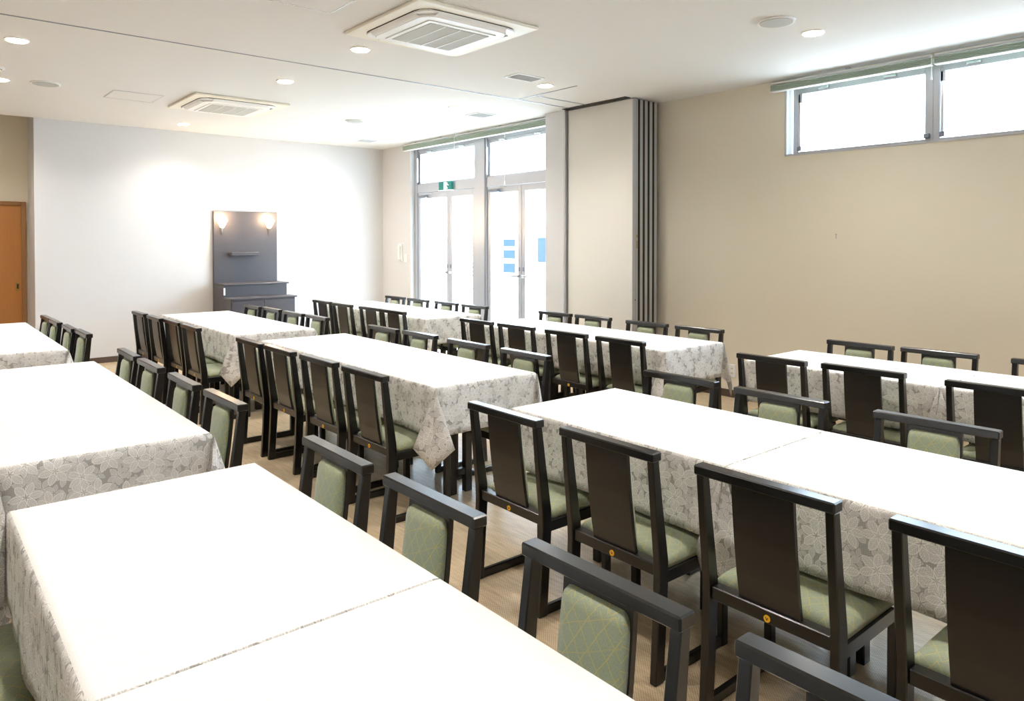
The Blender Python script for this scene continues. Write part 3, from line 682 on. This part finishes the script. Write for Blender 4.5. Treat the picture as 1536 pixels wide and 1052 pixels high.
# ================================================================== chairs
def uv_obj(o, mode):
    me = o.data; l = me.uv_layers.new(name='UVMap')
    for p in me.polygons:
        n = p.normal
        for li in p.loop_indices:
            c = me.vertices[me.loops[li].vertex_index].co
            if abs(n.z) >= max(abs(n.x), abs(n.y)): l.data[li].uv = (c.x, c.y)
            elif abs(n.x) >= abs(n.y): l.data[li].uv = (c.z, c.y)
            else: l.data[li].uv = (c.x, c.z)
HW = .226
def make_chair():
    t = thing('dining_chair', '', 'chair')
    B = M['black']
    # posts: rear edge kinks forward at seat level
    def post(y0, y1):
        rear = [(.022, 0), (.034, .20), (.040, .36), (.038, .42), (.020, .60), (.006, .758)]
        dep = [.044, .046, .050, .050, .040, .032]
        pts = rear + [(x+d, z) for (x, z), d in zip(rear[::-1], dep[::-1])]
        bm = bmesh.new(); prism_bm(bm, pts, 'y', y0, y1, bev=.003); return bm
    for s in (-1, 1):
        a, b = sorted((s*(HW-.004), s*(HW-.032)))
        obj('rear_post', post(a, b), B, t)
        bx('front_leg', B, (.402, .438, a, b, 0, .352), t, bev=.004)
        bx('floor_rail', B, (.062, .404, a+.003, b-.003, .0, .038), t, bev=.004)
        bx('side_rail', B, (.084, .402, a+.004, b-.004, .330, .375), t, bev=.003)
    bx('top_rail', B, (-.002, .046, -HW, HW, .757, .788), t, bev=.004)
    bx('rear_rail', B, (.050, .092, -HW+.032, HW-.032, .356, .398), t, bev=.003)
    bx('front_rail', B, (.405, .435, -HW+.032, HW-.032, .330, .375), t, bev=.003)
    # central slat, thin board leaning with the posts
    bm = bmesh.new()
    zs = [.396, .48, .60, .70, .758]; xr = [.060, .044, .028, .018, .014]; n = len(zs)
    R = []
    for z, x in zip(zs, xr):
        w = .100
        cols = []
        for q in range(7):
            y = -w+2*w*q/6; cols.append((x+.003*(1-(y/w)**2)*0, y))
        R.append(([bm.verts.new((c[0], c[1], z)) for c in cols], [bm.verts.new((c[0]+.014, c[1], z)) for c in cols]))
    for (a, b), (c, d) in zip(R, R[1:]):
        for q in range(6):
            bm.faces.new((a[q], c[q], c[q+1], a[q+1])); bm.faces.new((b[q], b[q+1], d[q+1], d[q]))
        bm.faces.new((a[0], b[0], d[0], c[0])); bm.faces.new((a[6], c[6], d[6], b[6]))
    bmesh.ops.recalc_face_normals(bm, faces=bm.faces)
    obj('back_slat', bm, M['slat'], t)
    # padded back
    bm = bmesh.new()
    def padrow(z, hw, th):
        x = .014+.046*(max(0, .746-z)/.35)**1.3 + .0135
        pts = []
        m = 8
        pts.append((x, -hw))
        for q in range(m+1):
            a = math.pi*q/m; y = -hw*math.cos(a); d = th*min(1, (math.sin(a))**.45) if 0 < q < m else 0
            pts.append((x+d, y))
        pts.append((x, hw))
        return [bm.verts.new((p[0], p[1], z)) for p in pts]
    spec = [(.398, .078, .004), (.404, .088, .018), (.418, .094, .026), (.48, .095, .029), (.56, .095, .029), (.64, .095, .029), (.710, .094, .028), (.728, .090, .024), (.736, .083, .014), (.739, .076, .002)]
    RR = [padrow(*s_) for s_ in spec]
    for A, Bq in zip(RR, RR[1:]):
        for q in range(len(A)-1): bm.faces.new((A[q], A[q+1], Bq[q+1], Bq[q]))
        bm.faces.new((A[-1], A[0], Bq[0], Bq[-1]))
    bm.faces.new(RR[0][::-1]); bm.faces.new(RR[-1])
    bmesh.ops.remove_doubles(bm, verts=bm.verts, dist=1e-5); bmesh.ops.recalc_face_normals(bm, faces=bm.faces)
    o = obj('back_pad', bm, M['fabric'], t, smooth=True); uv_obj(o, 0)
    # seat cushion: domed
    bm = bmesh.new(); nx, ny = 10, 12; x0, x1, hy = .098, .446, .212
    G = []
    for i in range(nx+1):
        row = []
        for j in range(ny+1):
            u, v = i/nx*2-1, j/ny*2-1
            uu, vv = math.copysign(1-(1-abs(u))**1.6, u), math.copysign(1-(1-abs(v))**1.6, v)
            X = (x0+x1)/2+uu*(x1-x0)/2; Y = vv*hy
            e = max(abs(uu), abs(vv))
            ed = (1-abs(uu)**10)*(1-abs(vv)**10)
            z = .398 + .026*max(0, ed)**.5 + .006*(1-uu*uu)*(1-vv*vv)
            k = 1-.012*(1-max(0, ed)) 
            row.append(bm.verts.new((X, Y, z)))
        G.append(row)
    fs = []
    for i in range(nx):
        for j in range(ny): bm.faces.new((G[i][j], G[i+1][j], G[i+1][j+1], G[i][j+1]))
    rim = [G[i][0] for i in range(nx+1)] + [G[nx][j] for j in range(1, ny+1)] + [G[i][ny] for i in range(nx-1, -1, -1)] + [G[0][j] for j in range(ny-1, 0, -1)]
    cxx = (x0+x1)/2
    low = [bm.verts.new((cxx+(v.co.x-cxx)*.99, v.co.y*.99, .376)) for v in rim]
    for i in range(len(rim)):
        j = (i+1) % len(rim); bm.faces.new((rim[i], low[i], low[j], rim[j]))
    bm.faces.new(low)
    bmesh.ops.recalc_face_normals(bm, faces=bm.faces)
    o = obj('seat_cushion', bm, M['fabric'], t, smooth=True); uv_obj(o, 0)
    # round yellow tag on the rear rail
    c = cyl('round_tag', M['tag'], (.049, 0, .372, .0105, .003), t, axis='x', n=20)
    bm = bmesh.new()
    prism_bm(bm, [(-.005, .376), (-.003, .376), (.0005, .369), (-.0012, .367)], 'x', .0465, .0475)
    prism_bm(bm, [(.005, .377), (.003, .377), (-.0012, .3675), (.0006, .367)], 'x', .0465, .0475)
    obj('tag_mark', bm, M['base'], c)
    return t
first = make_chair(); used = False
def chair(x, y, face, label, group):
    """x = rear edge of the top rail, face +1 looks toward +x"""
    global used
    t = first if not used else copy_tree(first)
    used = True
    t.location = (x, y, 0); t.rotation_euler = (0, 0, (0 if face > 0 else math.pi) + math.radians(random.uniform(-.8, .8)))
    t['label'] = label; t['group'] = group
where = {'A': 'foreground table', 'a': 'left-edge second-row table', 'aa': 'table by the wooden door', 'B': 'right foreground table', 'b': 'centre table',
         'bb': 'table before the console', 'C': 'table by the right wall', 'c': 'table before the partition stack', 'cc': 'table by the glass doors'}
rank = {4: ['farthest', 'second farthest', 'second nearest', 'nearest'], 3: ['farthest', 'middle', 'nearest'], 2: ['farther', 'nearer']}
def row(key, face, pts):
    side = 'left' if face > 0 else 'right'
    n = len(pts)
    for i, (x, y) in enumerate(pts):
        look = 'black chair seen from behind' if face > 0 else 'black chair with green back pad'
        if key == 'A' and face > 0: look = 'green-seated chair, only its seat showing'
        lb = '%s, %s side of %s, %s' % (look, side, where[key], rank[n][i])
        chair(x, y, face, lb, 'chairs on the %s side of the %s' % (side, where[key]))
RD = .046
row('B', 1, [(1.888, 2.319), (1.890, 1.745), (1.90, 1.142), (1.905, .557)])
row('b', 1, [(1.868, 5.137), (1.878, 4.628), (1.894, 4.079), (1.897, 3.520)])
row('bb', 1, [(1.785, 7.88), (1.79, 7.33), (1.82, 6.86), (1.822, 6.35)])
row('A', 1, [(-.035, 2.26), (-.03, 1.70)])
row('C', 1, [(4.005, 2.341), (4.045, 1.812), (4.03, 1.16)])
row('c', 1, [(3.908, 5.153), (3.925, 4.63), (3.92, 4.025), (3.925, 3.478)])
row('cc', 1, [(3.80, 8.03), (3.79, 7.50), (3.80, 6.87), (3.80, 6.41)])
def R_(l): return [(x+RD, y) for x, y in l]
row('A', -1, R_([(1.092, 2.247), (1.099, 1.684), (1.10, 1.047), (1.115, .492)]))
row('a', -1, R_([(1.077, 5.09), (1.076, 4.55), (1.080, 3.92), (1.093, 3.35)]))
row('aa', -1, R_([(1.014, 7.99), (1.021, 7.54), (1.037, 6.95), (1.06, 6.49)]))
row('B', -1, R_([(3.085, 2.325), (3.06, 1.75), (3.074, 1.10)]))
row('b', -1, R_([(3.0, 5.226), (3.02, 4.709), (3.007, 4.073), (3.005, 3.464)]))
row('bb', -1, R_([(2.93, 7.93), (2.96, 7.46), (2.955, 6.90), (2.975, 6.41)]))
row('C', -1, R_([(5.04, 2.275), (5.065, 1.785), (5.075, 1.16)]))
row('c', -1, R_([(4.93, 5.21), (4.95, 4.717), (4.94, 4.066), (4.947, 3.53)]))
row('cc', -1, R_([(4.81, 8.05), (4.80, 7.50), (4.815, 6.92), (4.802, 6.36)]))

# ================================================================== outside
struct(bx('ground_outside', M['ground'], (6.3, 40, -25, 40, -.2, -.02)))
t = thing('neighbouring_building', 'pale building with faint blue windows seen through the glass doors', 'building', (14, 16, 0))
bx('facade', M['facade'], (0, .4, -12, 12, 0, 3.1), t)
bx('roof_edge', M['facade'], (-.6, .6, -12.2, 12.2, 3.1, 3.35), t, bev=.02)
def opening(y0, y1, z0, z1, m, slats=0):
    f = bx('window', M['facade'], (-.06, 0, y0-.06, y1+.06, z0-.06, z1+.06), t)
    if slats:
        for i in range(slats):
            z = z0+(z1-z0)*(i+.5)/slats; bx('shutter_slat', m, (-.08, -.055, y0, y1, z-.03, z+.03), f)
    else: bx('pane', m, (-.075, -.055, y0, y1, z0, z1), f)
opening(.38, .93, .98, 1.24, M['facade_win']); opening(.38, .93, .56, .84, M['facade_win']); opening(.38, .93, 1.34, 1.56, M['facade_win'])
opening(-1.0, -.62, .9, 1.6, M['facade_win'])
opening(2.4, 3.15, .35, 1.62, M['facade_pale'], 10)
opening(4.15, 5.3, 1.25, 2.15, M['facade_pale'])
